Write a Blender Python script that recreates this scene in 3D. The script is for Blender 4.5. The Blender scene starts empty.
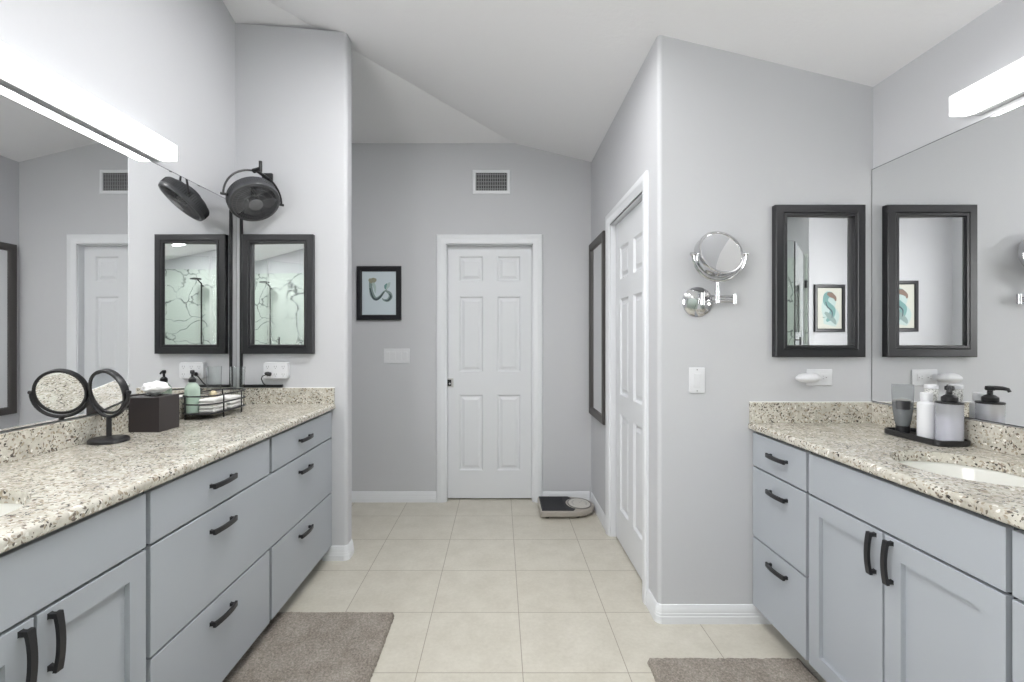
import bpy, bmesh, math, random
from mathutils import Vector, Matrix, noise
random.seed(7)
C = bpy.context.scene.collection
sc = bpy.context.scene
PI = math.pi

# ------------------------------------------------------------------ camera
F = 482.0; EYE = 1.30
cam_d = bpy.data.cameras.new('camera'); cam = bpy.data.objects.new('camera', cam_d); C.objects.link(cam)
cam_d.sensor_width = 36.0; cam_d.sensor_fit = 'HORIZONTAL'
cam_d.lens = F/1024*36.0
cam_d.shift_x = (512-500)/1024; cam_d.shift_y = (337-341)/1024
cam_d.clip_start = 0.02
cam.location = (0, 0, EYE); cam.rotation_euler = (PI/2, 0, 0)
sc.camera = cam
# ------------------------------------------------------------------ world, exposure
w = bpy.data.worlds.new('world'); sc.world = w; w.use_nodes = True
w.node_tree.nodes['Background'].inputs[0].default_value = (.02, .02, .022, 1)
w.node_tree.nodes['Background'].inputs[1].default_value = 1.0
sc.view_settings.view_transform = 'Standard'; sc.view_settings.look = 'None'
sc.view_settings.gamma = 1.0; sc.view_settings.use_curve_mapping = False
sc.view_settings.exposure = 0.0
BAR_STRENGTH = 1.35      # vanity light bars
CAN_FILL_STRENGTH = 185.0     # shower can and the added ceiling fill cans

FILL_WIN_STRENGTH = 14.0      # fill glow of the added, unseen window
# ------------------------------------------------------------------ materials
def srgb(r, g, b):
    f = lambda c: (c/255/12.92) if c/255 <= .04045 else ((c/255+.055)/1.055)**2.4
    return (f(r), f(g), f(b), 1)
def mat(name, col, rough=.5, metal=0.0, spec=.5, trans=0.0, ior=1.45, emit=0, coat=0):
    m = bpy.data.materials.new(name); m.use_nodes = True
    b = m.node_tree.nodes['Principled BSDF']
    b.inputs['Base Color'].default_value = col
    b.inputs['Roughness'].default_value = rough
    b.inputs['Metallic'].default_value = metal
    b.inputs['Specular IOR Level'].default_value = spec
    b.inputs['Transmission Weight'].default_value = trans
    b.inputs['IOR'].default_value = ior
    b.inputs['Coat Weight'].default_value = coat
    if emit:
        b.inputs['Emission Color'].default_value = (.995, .993, .993, 1); b.inputs['Emission Strength'].default_value = emit
    return m
class N:                                   # tiny node helper
    def __init__(s, m): s.t = m.node_tree; s.b = s.t.nodes['Principled BSDF']; s.co = s.n('ShaderNodeTexCoord').outputs['Object']
    def n(s, kind, **kw):
        x = s.t.nodes.new(kind)
        for k, v in kw.items():
            if k in x.inputs: x.inputs[k].default_value = v
            else: setattr(x, k, v)
        return x
    def l(s, a, b): s.t.links.new(a, b)
    def noise(s, scale, detail=4, rough=.6, dist=0, vec=None):
        x = s.n('ShaderNodeTexNoise'); x.inputs['Scale'].default_value = scale; x.inputs['Detail'].default_value = detail
        x.inputs['Roughness'].default_value = rough; x.inputs['Distortion'].default_value = dist
        s.l(vec or s.co, x.inputs['Vector']); return x.outputs['Fac']
    def ramp(s, fac, stops, interp='LINEAR'):
        r = s.n('ShaderNodeValToRGB'); r.color_ramp.interpolation = interp
        e = r.color_ramp.elements
        while len(e) < len(stops): e.new(.5)
        for q, (p, c) in zip(e, stops): q.position = p; q.color = c
        s.l(fac, r.inputs[0]); return r.outputs[0]
    def mix(s, fac, a, b, mode='MIX'):
        x = s.n('ShaderNodeMix', data_type='RGBA', blend_type=mode)
        for v, i in ((fac, 0), (a, 6), (b, 7)):
            if hasattr(v, 'links'): s.l(v, x.inputs[i])
            else: x.inputs[i].default_value = v
        return x.outputs[2]
    def math(s, op, a, b=0.0):
        x = s.n('ShaderNodeMath', operation=op)
        for v, i in ((a, 0), (b, 1)):
            if hasattr(v, 'links'): s.l(v, x.inputs[i])
            else: x.inputs[i].default_value = v
        return x.outputs[0]
    def bump(s, h, strength=.2, dist=.002):
        x = s.n('ShaderNodeBump'); x.inputs['Strength'].default_value = strength; x.inputs['Distance'].default_value = dist
        s.l(h, x.inputs['Height']); s.l(x.outputs[0], s.b.inputs['Normal'])
    def color(s, c): s.l(c, s.b.inputs['Base Color'])
g4 = lambda v: (v, v, v, 1)

def paint(name, col, rough, bscale, bstr):
    m = mat(name, col, rough, spec=.25 if rough >= .6 else .5); k = N(m)
    k.bump(k.noise(bscale, 3), bstr, .003); return m
WALL = paint('wall_paint', srgb(199, 200, 203), .7, 60, .10)
CEIL = paint('ceiling_paint', srgb(236, 236, 238), .8, 45, .45)
TRIM = paint('white_trim_paint', srgb(226, 228, 231), .35, 30, .02)
DOORM = paint('white_door_paint', srgb(222, 224, 227), .38, 30, .02)
CAB = paint('grey_cabinet_paint', srgb(168, 173, 179), .38, 40, .02)
CARC = mat('cabinet_carcass', srgb(46, 48, 53), .6)
BLACK = mat('black_satin_metal', srgb(34, 34, 36), .38, 0, .5)
BLKPL = mat('black_plastic', srgb(36, 36, 38), .35)
FANPL = mat('fan_dark_plastic', srgb(74, 75, 78), .3)
BLKWD = mat('black_wood_frame', srgb(36, 36, 39), .32)
BRNWD = mat('dark_grey_frame', srgb(74, 71, 70), .45)
ESPR = mat('espresso_lacquer', srgb(54, 49, 50), .35)
MIRR = mat('mirror_silver', (.90, .905, .905, 1), .0, 1.0)
CHROME = mat('chrome', (.66, .66, .67, 1), .10, 1.0)
NICK = mat('brushed_nickel', (.55, .55, .54, 1), .3, 1.0)
WPL = mat('white_plastic', srgb(222, 223, 226), .3)
PORC = mat('porcelain', srgb(222, 222, 216), .12)
STRIP = mat('counter_fill_strip', (1, 1, 1, 1), .4, emit=9.0)
BULB = mat('light_diffuser', (1, 1, 1, 1), .4, emit=BAR_STRENGTH)
FILLW = mat('frosted_fill_pane', (1, 1, 1, 1), .4, emit=FILL_WIN_STRENGTH)
CANL = mat('fill_and_shower_lens', (1, 1, 1, 1), .4, emit=CAN_FILL_STRENGTH)
DARK = mat('dark_recess', srgb(40, 41, 43), .8)
CAULK = mat('white_caulk', srgb(232, 232, 230), .5)
SLOT = mat('outlet_slot', srgb(150, 150, 152), .6)
GLASS = mat('clear_glass', (.95, .97, .965, 1), .0, trans=1.0, ior=1.35)
SHGL = mat('shower_glass', (.955, .985, .972, 1), .0, trans=1.0, ior=1.10)
TISS = mat('tissue_paper', srgb(246, 246, 246), .9)
TOWEL = paint('white_terry', srgb(240, 239, 236), .95, 400, .6)
GOLD = mat('pearl_gold', srgb(214, 200, 168), .25, .4)
SOAPG = mat('green_soap', srgb(204, 230, 210), .25)
SOAPC = mat('clear_green_plastic', srgb(222, 240, 228), .12, trans=.55, ior=1.08)
LAVS = mat('lavender_soap', srgb(214, 214, 228), .3, trans=.15, ior=1.2)
CLRP = mat('frosted_plastic', srgb(236, 237, 241), .18, trans=.7, ior=1.08)
SMOKE = mat('smoke_plastic', srgb(205, 208, 210), .08, trans=.85, ior=1.10)
GEL = mat('grey_gel', srgb(112, 116, 118), .2, trans=.2)
SCALEG = mat('scale_beige_plastic', srgb(170, 164, 156), .4)
BEZEL = mat('grey_bezel', srgb(122, 120, 116), .4)
DIAL = mat('scale_dial', srgb(206, 203, 196), .25)
RUBB = mat('black_rubber', srgb(50, 51, 54), .7)
PAPER = mat('print_paper', srgb(205, 216, 222), .6)
PAPER2 = mat('cream_print_paper', srgb(198, 198, 188), .6)
INK = [mat('ink_sage', srgb(132, 150, 148), .7), mat('ink_slate', srgb(70, 82, 88), .7), mat('ink_sand', srgb(150, 150, 132), .7),
       mat('ink_teal', srgb(112, 150, 148), .7), mat('ink_brown', srgb(124, 104, 94), .7), mat('ink_pale', srgb(176, 194, 192), .7)]

def make_floor():
    m = mat('beige_floor_tile', srgb(200, 194, 178), .32); k = N(m)
    T = .409
    sep = k.n('ShaderNodeSeparateXYZ'); k.l(k.co, sep.inputs[0])
    def edge(o, off):
        f = k.math('FRACT', k.math('DIVIDE', k.math('SUBTRACT', o, off-T*20), T))
        d = k.math('MINIMUM', f, k.math('SUBTRACT', 1.0, f))
        return k.math('LESS_THAN', d, .0042)
    g = k.math('MAXIMUM', edge(sep.outputs[0], .088), edge(sep.outputs[1], 2.275))
    fx = k.math('FLOOR', k.math('DIVIDE', k.math('SUBTRACT', sep.outputs[0], .088-T*20), T))
    fy = k.math('FLOOR', k.math('DIVIDE', k.math('SUBTRACT', sep.outputs[1], 2.275-T*20), T))
    cm = k.n('ShaderNodeCombineXYZ'); k.l(fx, cm.inputs[0]); k.l(fy, cm.inputs[1])
    wn = k.n('ShaderNodeTexWhiteNoise', noise_dimensions='3D'); k.l(cm.outputs[0], wn.inputs['Vector'])
    a = k.ramp(k.noise(7, 6, .65), [(.3, srgb(190, 185, 171)), (.7, srgb(211, 207, 195))])
    b = k.ramp(k.noise(60, 4, .7), [(.3, srgb(184, 179, 166)), (.7, srgb(212, 208, 197))])
    base = k.mix(.35, a, b)
    base = k.mix(k.math('MULTIPLY', wn.outputs['Value'], .10), base, srgb(180, 172, 154))
    k.color(k.mix(g, base, srgb(158, 151, 138)))
    k.bump(k.math('SUBTRACT', 1.0, g), .5, .002)
    k.l(k.math('ADD', k.math('MULTIPLY', g, .4), .34), k.b.inputs['Roughness'])
    return m
FLOOR = make_floor()

def make_granite():
    m = mat('speckled_granite', srgb(205, 200, 186), .16, spec=.65); k = N(m)
    mp = k.n('ShaderNodeMapping'); k.l(k.co, mp.inputs[0]); mp.inputs['Rotation'].default_value = (.3, .2, .6)
    nz = k.n('ShaderNodeTexNoise'); nz.inputs['Scale'].default_value = 40; k.l(mp.outputs[0], nz.inputs['Vector'])
    add = k.n('ShaderNodeVectorMath', operation='MULTIPLY_ADD'); k.l(nz.outputs['Color'], add.inputs[0])
    add.inputs[1].default_value = (.02, .02, .02); k.l(mp.outputs[0], add.inputs[2])
    v = add.outputs[0]
    base = k.ramp(k.noise(34, 6, .72, 0, v), [(.28, srgb(142, 134, 120)), (.42, srgb(190, 185, 172)), (.58, srgb(212, 208, 197)), (.74, srgb(168, 158, 141))])
    def vor(scale):
        x = k.n('ShaderNodeTexVoronoi'); x.inputs['Scale'].default_value = scale; k.l(v, x.inputs['Vector'])
        s = k.n('ShaderNodeSeparateColor'); k.l(x.outputs['Color'], s.inputs[0]); return s.outputs[0], s.outputs[1]
    big = k.ramp(k.noise(9, 4, .6, 0, v), [(.34, srgb(190, 184, 172)), (.5, srgb(228, 226, 219)), (.66, srgb(250, 250, 248))])
    base = k.mix(.75, base, big, 'MULTIPLY')
    base = k.mix(.22, base, srgb(226, 226, 222))
    a1, a2 = vor(150); b1, b2 = vor(185)
    patch = k.noise(13, 3, .6, 0, v)
    th = k.math('MULTIPLY', k.math('SUBTRACT', patch, .33), .56)
    c = k.mix(k.math('LESS_THAN', a1, .26), base, k.ramp(a2, [(0, srgb(150, 138, 120)), (.5, srgb(172, 163, 148)), (1, srgb(236, 234, 227))]))
    c = k.mix(k.math('LESS_THAN', b1, th), c, k.ramp(b2, [(0, srgb(58, 55, 53)), (.5, srgb(104, 98, 91)), (1, srgb(134, 120, 108))]))
    k.color(c); return m
GRAN = make_granite()

def make_marble():
    m = mat('veined_marble_slab', srgb(225, 232, 226), .15); k = N(m)
    nz = k.n('ShaderNodeTexNoise'); nz.inputs['Scale'].default_value = 2.2; nz.inputs['Detail'].default_value = 5; k.l(k.co, nz.inputs['Vector'])
    add = k.n('ShaderNodeVectorMath', operation='MULTIPLY_ADD'); k.l(nz.outputs['Color'], add.inputs[0])
    add.inputs[1].default_value = (.45, .45, .45); k.l(k.co, add.inputs[2])
    vo = k.n('ShaderNodeTexVoronoi', feature='DISTANCE_TO_EDGE'); vo.inputs['Scale'].default_value = 3.2; k.l(add.outputs[0], vo.inputs['Vector'])
    vein = k.ramp(vo.outputs['Distance'], [(0, g4(1)), (.010, g4(.7)), (.035, g4(0))])
    msk = k.ramp(k.noise(2.6, 4, .6), [(.36, g4(0)), (.52, g4(1))])
    f = k.mix(1.0, vein, msk, 'MULTIPLY')
    k.color(k.mix(f, srgb(204, 212, 206), srgb(92, 96, 96))); return m
MARB = make_marble()

def make_rug():
    m = mat('taupe_shag_pile', srgb(140, 130, 120), .95, spec=.1); k = N(m)
    c = k.ramp(k.noise(120, 5, .75), [(.32, srgb(88, 82, 75)), (.5, srgb(150, 142, 133)), (.68, srgb(196, 188, 179))])
    d = k.ramp(k.noise(9, 4, .6), [(.35, srgb(124, 116, 108)), (.65, srgb(170, 163, 154))])
    k.color(k.mix(.4, c, d)); k.bump(k.noise(260, 3), .8, .004); return m
RUG = make_rug()

# ------------------------------------------------------------------ mesh helpers
def setp(o, label=None, cat=None, group=None, kind=None):
    if label: o['label'] = label
    if cat: o['category'] = cat
    if group: o['group'] = group
    if kind: o['kind'] = kind
    return o
def thing(name, label, cat, loc=(0, 0, 0), group=None):
    o = bpy.data.objects.new(name, None); C.objects.link(o); o.location = loc; o.empty_display_size = .05
    return setp(o, label, cat, group)
class MB:
    def __init__(s): s.bm = bmesh.new()
    def merge(s, t, mi=0, M=None):
        if M is not None: bmesh.ops.transform(t, matrix=M, verts=t.verts)
        for f in t.faces: f.material_index = mi
        me = bpy.data.meshes.new('tmp'); t.to_mesh(me); t.free(); s.bm.from_mesh(me); bpy.data.meshes.remove(me); return s
    def box(s, a, b, bev=0, seg=2, mi=0, M=None):
        t = bmesh.new(); bmesh.ops.create_cube(t, size=1)
        a = Vector(a); b = Vector(b); lo = Vector(map(min, a, b)); hi = Vector(map(max, a, b)); d = hi-lo; c = (lo+hi)/2
        for v in t.verts: v.co = Vector((v.co.x*d.x, v.co.y*d.y, v.co.z*d.z))+c
        if bev: bmesh.ops.bevel(t, geom=t.edges[:], offset=min(bev, min(d)*.49), segments=seg, affect='EDGES', profile=.5)
        return s.merge(t, mi, M)
    def loops(s, loops, closed=True, cap=(True, True), mi=0, M=None):
        """skin a list of equal-length rings"""
        t = bmesh.new(); R = [[t.verts.new(p) for p in r] for r in loops]; n = len(R[0])
        for a, b in zip(R, R[1:]):
            for i in range(n if closed else n-1):
                j = (i+1) % n
                try: t.faces.new((a[i], a[j], b[j], b[i]))
                except ValueError: pass
        if cap[0]: t.faces.new(R[0][::-1])
        if cap[1]: t.faces.new(R[-1])
        bmesh.ops.recalc_face_normals(t, faces=t.faces)
        return s.merge(t, mi, M)
    def lathe(s, prof, c=(0, 0, 0), n=32, mi=0, M=None, sx=1, sy=1, cap=(True, True)):
        L = [[(c[0]+r*sx*math.cos(2*PI*i/n), c[1]+r*sy*math.sin(2*PI*i/n), c[2]+z) for i in range(n)] for r, z in prof]
        return s.loops(L, True, cap, mi, M)
    def tube(s, path, r, n=10, closed=False, mi=0, M=None, flat=None):
        """round tube (or flat=(w,h) bar) swept along a path"""
        P = [Vector(p) for p in path]; k = len(P); L = []; up = None
        for i, p in enumerate(P):
            if closed: d = P[(i+1) % k]-P[i-1]
            else: d = P[min(i+1, k-1)]-P[max(i-1, 0)]
            d.normalize()
            if up is None:
                up = Vector((0, 0, 1)) if abs(d.z) < .9 else Vector((1, 0, 0))
            a = d.cross(up).normalized(); b = a.cross(d).normalized(); up = b
            rr = r[i] if isinstance(r, (list, tuple)) else r
            L.append([p+a*rr*math.cos(2*PI*q/n)+b*rr*math.sin(2*PI*q/n) for q in range(n)])
        if closed: return s.loops(L+[L[0]], True, (False, False), mi, M)
        return s.loops(L, True, (True, True), mi, M)
    def prism(s, poly, z0, z1, mi=0, M=None, bev=0):
        """poly in xy, z0/z1 numbers or callables"""
        f0 = z0 if callable(z0) else (lambda x, y: z0); f1 = z1 if callable(z1) else (lambda x, y: z1)
        t = bmesh.new()
        A = [t.verts.new((x, y, f0(x, y))) for x, y in poly]; B = [t.verts.new((x, y, f1(x, y))) for x, y in poly]
        n = len(poly)
        for i in range(n): t.faces.new((A[i], A[(i+1) % n], B[(i+1) % n], B[i]))
        caps = [t.faces.new(A[::-1]), t.faces.new(B)]
        if callable(z0) or callable(z1): bmesh.ops.triangulate(t, faces=caps)
        bmesh.ops.recalc_face_normals(t, faces=t.faces)
        if bev: bmesh.ops.bevel(t, geom=[e for e in t.edges if abs(e.verts[0].co.z-e.verts[1].co.z) < 1e-6], offset=bev, segments=2, affect='EDGES', profile=.5)
        return s.merge(t, mi, M)
    def frame(s, w, h, prof, mi=0, M=None):
        """mitred rectangular frame in the local xz plane, front = -y; prof = [(inset, out)] closed ring"""
        L = []
        for ins, out in prof+[prof[0]]:
            a, b = w/2-ins, h/2-ins
            L.append([(-a, -out, -b), (a, -out, -b), (a, -out, b), (-a, -out, b)])
        return s.loops(L, True, (False, False), mi, M)
    def build(s, name, m, parent=None, root=None, smooth=True, ang=35, local=False):
        """vertices are in world space unless local; the mesh origin goes to the root thing"""
        me = bpy.data.meshes.new(name)
        bmesh.ops.remove_doubles(s.bm, verts=s.bm.verts, dist=1e-6)
        if parent is not None and not local:
            q = root or parent
            while q.parent: q = q.parent
            bmesh.ops.translate(s.bm, verts=s.bm.verts, vec=-Vector(q.location))
        for f in s.bm.faces: f.smooth = smooth
        if smooth:
            for e in s.bm.edges:
                if len(e.link_faces) == 2 and e.calc_face_angle(0) > math.radians(ang): e.smooth = False
        s.bm.to_mesh(me); s.bm.free()
        for x in (m if isinstance(m, list) else [m]): me.materials.append(x)
        o = bpy.data.objects.new(name, me); C.objects.link(o)
        if smooth and len(me.vertices) < 8000:
            wn = o.modifiers.new('weighted_normals', 'WEIGHTED_NORMAL'); wn.mode = 'FACE_AREA'; wn.weight = 100; wn.keep_sharp = True
        if parent is not None: o.parent = parent
        return o
def single(mb, name, m, label, cat, base, group=None, **kw):
    """a thing that is one mesh, its origin at base"""
    bmesh.ops.translate(mb.bm, verts=mb.bm.verts, vec=-Vector(base))
    o = mb.build(name, m, **kw); o.location = base
    return setp(o, label, cat, group)
def struct(mb, name, m, **kw): return setp(mb.build(name, m, **kw), kind='structure')
def basis(origin, ex, ey, ez):
    M = Matrix.Identity(4)
    for i, e in enumerate((ex, ey, ez)):
        for j in range(3): M[j][i] = e[j]
    M.translation = origin; return M
def facing(origin, out):
    """local x along the wall, local z up, local -y = out of the wall"""
    o = Vector(out).normalized(); z = Vector((0, 0, 1)); y = -o; x = y.cross(z)
    return basis(origin, x, y, z)
def arc(cx, cy, r, a0, a1, n=6): return [(cx+r*math.cos(math.radians(a0+(a1-a0)*i/n)), cy+r*math.sin(math.radians(a0+(a1-a0)*i/n))) for i in range(n+1)]
def rrect(x0, y0, x1, y1, r, n=6):
    return arc(x1-r, y0+r, r, -90, 0, n)+arc(x1-r, y1-r, r, 0, 90, n)+arc(x0+r, y1-r, r, 90, 180, n)+arc(x0+r, y0+r, r, 180, 270, n)

# ------------------------------------------------------------------ room shell
XL, XR, YF, YB = -1.543, 1.70, 3.80, -2.0
YW = 2.81            # front face of the wing wall that ends the left vanity
YA = 2.195           # alcove wall that ends the right vanity
XH = .72             # hall wall
def cR(x): return 2.672-.245*(x-.747)
def cL(y): return 2.828+.307*(YF-y)
def cz(x, y): return min(cR(x), cL(y))
def xcrease(y): return .747+(2.672-cL(y))/.245
def ycrease(x): return YF-(cR(x)-2.828)/.307
mb = MB(); mb.box((XL-.1, YB-.1, -.1), (XR+.1, 4.3, 0)); struct(mb, 'floor', FLOOR, smooth=False)
mb = MB()
xo0, xo1, yo0, yo1 = XL-.1, XR+.1, YB-.1, YF+.1
polyL = [(xo0, ycrease(xo0)), (xcrease(yo1), yo1), (xo0, yo1)]
polyR = [(xo0, yo0), (xo1, yo0), (xo1, yo1), (xcrease(yo1), yo1), (xo0, ycrease(xo0))]
mb.prism(polyL, lambda x, y: cL(y), lambda x, y: cL(y)+.1)
mb.prism(polyR, lambda x, y: cR(x), lambda x, y: cR(x)+.1)
struct(mb, 'ceiling', CEIL, smooth=False)
mb = MB(); yc = ycrease(XL)
mb.prism([(XL-.1, YB-.1), (XL, YB-.1), (XL, yc), (XL, YF+.1), (XL-.1, YF+.1), (XL-.1, yc)], 0, cz); struct(mb, 'wall_left', WALL, smooth=False)
mb = MB(); mb.prism([(XR, YB-.1), (XR+.1, YB-.1), (XR+.1, YA+.12), (XR, YA+.12)], 0, cz); struct(mb, 'wall_right', WALL, smooth=False)
mb = MB(); mb.prism([(XL, YB-.1), (XR, YB-.1), (XR, YB), (XL, YB)], 0, cz)
struct(mb, 'wall_back', WALL, smooth=False)
XP, YP = -.705, -1.40  # the projecting back wall that carries a picture
mb = MB(); mb.prism([(XL, YB), (XP, YB), (XP, YP), (XL, YP)], 0, cz); struct(mb, 'wall_back_left', WALL, smooth=False)
DX0, DX1, DH = -.4254, .2595, 2.033
mb = MB()
mb.prism([(XL, YF), (DX0, YF), (DX0, YF+.1), (XL, YF+.1)], 0, cz)
xk = xcrease(YF)
mb.prism([(DX0, YF), (xk, YF), (DX1, YF), (DX1, YF+.1), (xk, YF+.1), (DX0, YF+.1)], DH, lambda x, y: cz(x, YF))
mb.prism([(DX1, YF), (XH+.11, YF), (XH+.11, YF+.1), (DX1, YF+.1)], 0, cz)
struct(mb, 'wall_far', WALL, smooth=False)
HY0, HY1 = 2.41, 3.144
mb = MB()
mb.prism([(XH, 2.335), (XH+.11, 2.335), (XH+.11, HY0), (XH, HY0)], 0, cz)
mb.prism([(XH, HY0), (XH+.11, HY0), (XH+.11, HY1), (XH, HY1)], DH, cz)
mb.prism([(XH, HY1), (XH+.11, HY1), (XH+.11, YF), (XH, YF)], 0, cz)
struct(mb, 'wall_hall', WALL, smooth=False)
mb = MB(); r = .02
mb.prism([(XR, YA)]+[(XR, YA+.12), (XH+.11, YA+.12), (XH+.11, 2.335), (XH, 2.335)]+arc(XH+r, YA+r, r, 180, 270), 0, cz)
struct(mb, 'wall_alcove', WALL, ang=30)
XW, TW = -.892, .105
mb = MB()
mb.prism([(XL, YW)]+arc(XW-r, YW+r, r, -90, 0)+arc(XW-r, YW+TW-r, r, 0, 90)+[(XL, YW+TW)], 0, cz)
struct(mb, 'wall_wing', WALL, ang=30)

# baseboards: moulded profile (out, z) swept along a plan path, wall on the left hand side of travel
BP = [(0, 0), (.014, 0), (.014, .032), (.012, .035), (.012, .045), (.0105, .048), (.0105, .058), (.008, .068), (.004, .082), (0, .084)]
def baseboard(name, path, seal=True):
    P = [Vector((x, y)) for x, y in path]; L = []
    for i, p in enumerate(P):
        ns = []
        if i > 0: d = (P[i]-P[i-1]).normalized(); ns.append(Vector((d.y, -d.x)))
        if i < len(P)-1: d = (P[i+1]-P[i]).normalized(); ns.append(Vector((d.y, -d.x)))
        n = sum(ns, Vector((0, 0))); n.normalize(); sc_ = 1/max(.3, n.dot(ns[0]))
        L.append([(p.x+n.x*o*sc_, p.y+n.y*o*sc_, z) for o, z in BP])
    m = MB(); m.loops(L, True, (True, True)); struct(m, name, TRIM, ang=25)
CW = .075            # casing width
baseboard('baseboard_alcove', [(XR-.45, YA)][::-1]+[] if False else [(XH, 2.335-.001)]+arc(XH+r, YA+r, r, 180, 270)+[(1.25, YA)])
baseboard('baseboard_hall', [(XH, YF-.016), (XH, HY1+CW)])
baseboard('baseboard_far_right', [(DX1+CW, YF), (XH-.0145, YF)])
baseboard('baseboard_far_left', [(XL, YF), (DX0-CW, YF)])
baseboard('baseboard_wing', [(-1.03, YW)]+arc(XW-r, YW+r, r, -90, 0)+arc(XW-r, YW+TW-r, r, 0, 90)+[(XL, YW+TW)])
baseboard('baseboard_back_left', [(XP, YP), (XL, YP)])
baseboard('baseboard_left', [(XL, YP+.016), (XL, .24)])

# door casings: three mitred legs
CP = [(0, 0), (0, .012), (.008, .018), (.030, .020), (.045, .017), (.060, .012), (.072, .010), (CW, .007), (CW, 0)]  # from outer edge inwards
def casing(name, M, x0, x1, h):
    L = []
    for ins, out in CP+[CP[0]]:
        e = CW-ins
        L.append([(x0-e, -out, 0), (x0-e, -out, h+e), (x1+e, -out, h+e), (x1+e, -out, 0)])
    m = MB(); t = bmesh.new()
    R = [[t.verts.new(p) for p in q] for q in L[:-1]]; R.append(R[0])
    for a, b in zip(R, R[1:]):
        for i in range(3): t.faces.new((a[i], a[i+1], b[i+1], b[i]))
    t.faces.new([q[0] for q in R[:-1]]); t.faces.new([q[3] for q in R[:-1]])
    bmesh.ops.recalc_face_normals(t, faces=t.faces); m.merge(t, 0, M)
    # jamb lining inside the opening
    for a, b in (((x0, 0, 0), (x0+.006, .1, h)), ((x1-.006, 0, 0), (x1, .1, h)), ((x0, 0, h-.006), (x1, .1, h))): m.box(a, b, M=M)
    struct(m, name, TRIM, ang=25)
Mfar = facing((0, YF, 0), (0, -1, 0))
casing('trim_1', Mfar, DX0, DX1, DH)
Mhall = facing((XH, 0, 0), (-1, 0, 0))       # local x = -world y
casing('trim_2', Mhall, -HY1, -HY0, DH)

# six panel doors
def six_panel(name, M, x0, x1, z0, z1, y, th, xs, zs, m=DOORM):
    """slab front at local y; xs/zs = panel column / row limits"""
    t = bmesh.new()
    X = sorted({x0, x1}|{v for p in xs for v in p}); Z = sorted({z0, z1}|{v for p in zs for v in p})
    V = {}
    def vt(x, yy, z):
        k = (round(x, 5), round(yy, 5), round(z, 5))
        if k not in V: V[k] = t.verts.new((x, yy, z))
        return V[k]
    for i in range(len(X)-1):
        for j in range(len(Z)-1):
            a, b, c, d = X[i], X[i+1], Z[j], Z[j+1]
            if any(abs(a-p[0]) < 1e-6 for p in xs) and any(abs(c-p[0]) < 1e-6 for p in zs):
                prev = (0, 0)
                rings = [(0, 0), (.010, .012), (.022, .012), (.042, .003)]
                for (i0, d0), (i1, d1) in zip(rings, rings[1:]):
                    o = [vt(a+i0, y+d0, c+i0), vt(b-i0, y+d0, c+i0), vt(b-i0, y+d0, d-i0), vt(a+i0, y+d0, d-i0)]
                    q = [vt(a+i1, y+d1, c+i1), vt(b-i1, y+d1, c+i1), vt(b-i1, y+d1, d-i1), vt(a+i1, y+d1, d-i1)]
                    for e in range(4): t.faces.new((o[e], o[(e+1) % 4], q[(e+1) % 4], q[e]))
                t.faces.new(q)
            else: t.faces.new((vt(a, y, c), vt(b, y, c), vt(b, y, d), vt(a, y, d)))
    # sides and back
    for seq in ([(x, z0) for x in X], [(x1, z) for z in Z], [(x, z1) for x in X[::-1]], [(x0, z) for z in Z[::-1]]):
        for (a, c), (b, d) in zip(seq, seq[1:]): t.faces.new((vt(a, y, c), vt(a, y+th, c), vt(b, y+th, d), vt(b, y, d)))
    ring = [(x, z0) for x in X[:-1]]+[(x1, z) for z in Z[:-1]]+[(x, z1) for x in X[:0:-1]]+[(x0, z) for z in Z[:0:-1]]
    t.faces.new([vt(a, y+th, c) for a, c in ring])
    bmesh.ops.recalc_face_normals(t, faces=t.faces)
    mb = MB(); mb.merge(t, 0, M); return struct(mb, name, m, ang=20)
ky = 3.855/F
xs = [((459.4-500)*ky, (482.9-500)*ky), ((497.4-500)*ky, (520.4-500)*ky)]
zz = lambda v: EYE-(v-337)*ky
d1 = six_panel('door_1', Mfar, DX0+.007, DX1-.007, .012, DH-.008, .055, .035, xs,
               [(zz(281.3), zz(256.5)), (zz(371.9), zz(296.6)), (zz(470.3), zz(394.8))])
mb = MB()
lx = (449.4-500)*ky
mb.box((lx-.033, .0500, zz(387.2)), (lx+.033, .0552, zz(378.3)), .002, M=Mfar)
mb.box((lx-.016, .0485, zz(386)), (lx+.016, .0502, zz(379.6)), .001, mi=1, M=Mfar)
mb.tube([(lx+.004, .047, zz(383.5)), (lx+.004, .0495, zz(383.5))], .008, 12, mi=2, M=Mfar)
o = mb.build('latch', [NICK, DARK, CHROME], d1); o['label'] = 'square metal pocket latch'
hx0, hx1 = -HY1+.018, -HY0-.007
hw = hx1-hx0
hx = [(hx0+.105, hx0+hw/2-.05), (hx0+hw/2+.05, hx1-.105)]
six_panel('door_2', Mhall, hx0, hx1, .012, DH-.010, .032, .035, hx, [(1.66, 1.86), (.94, 1.54), (.22, .82)])

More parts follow.
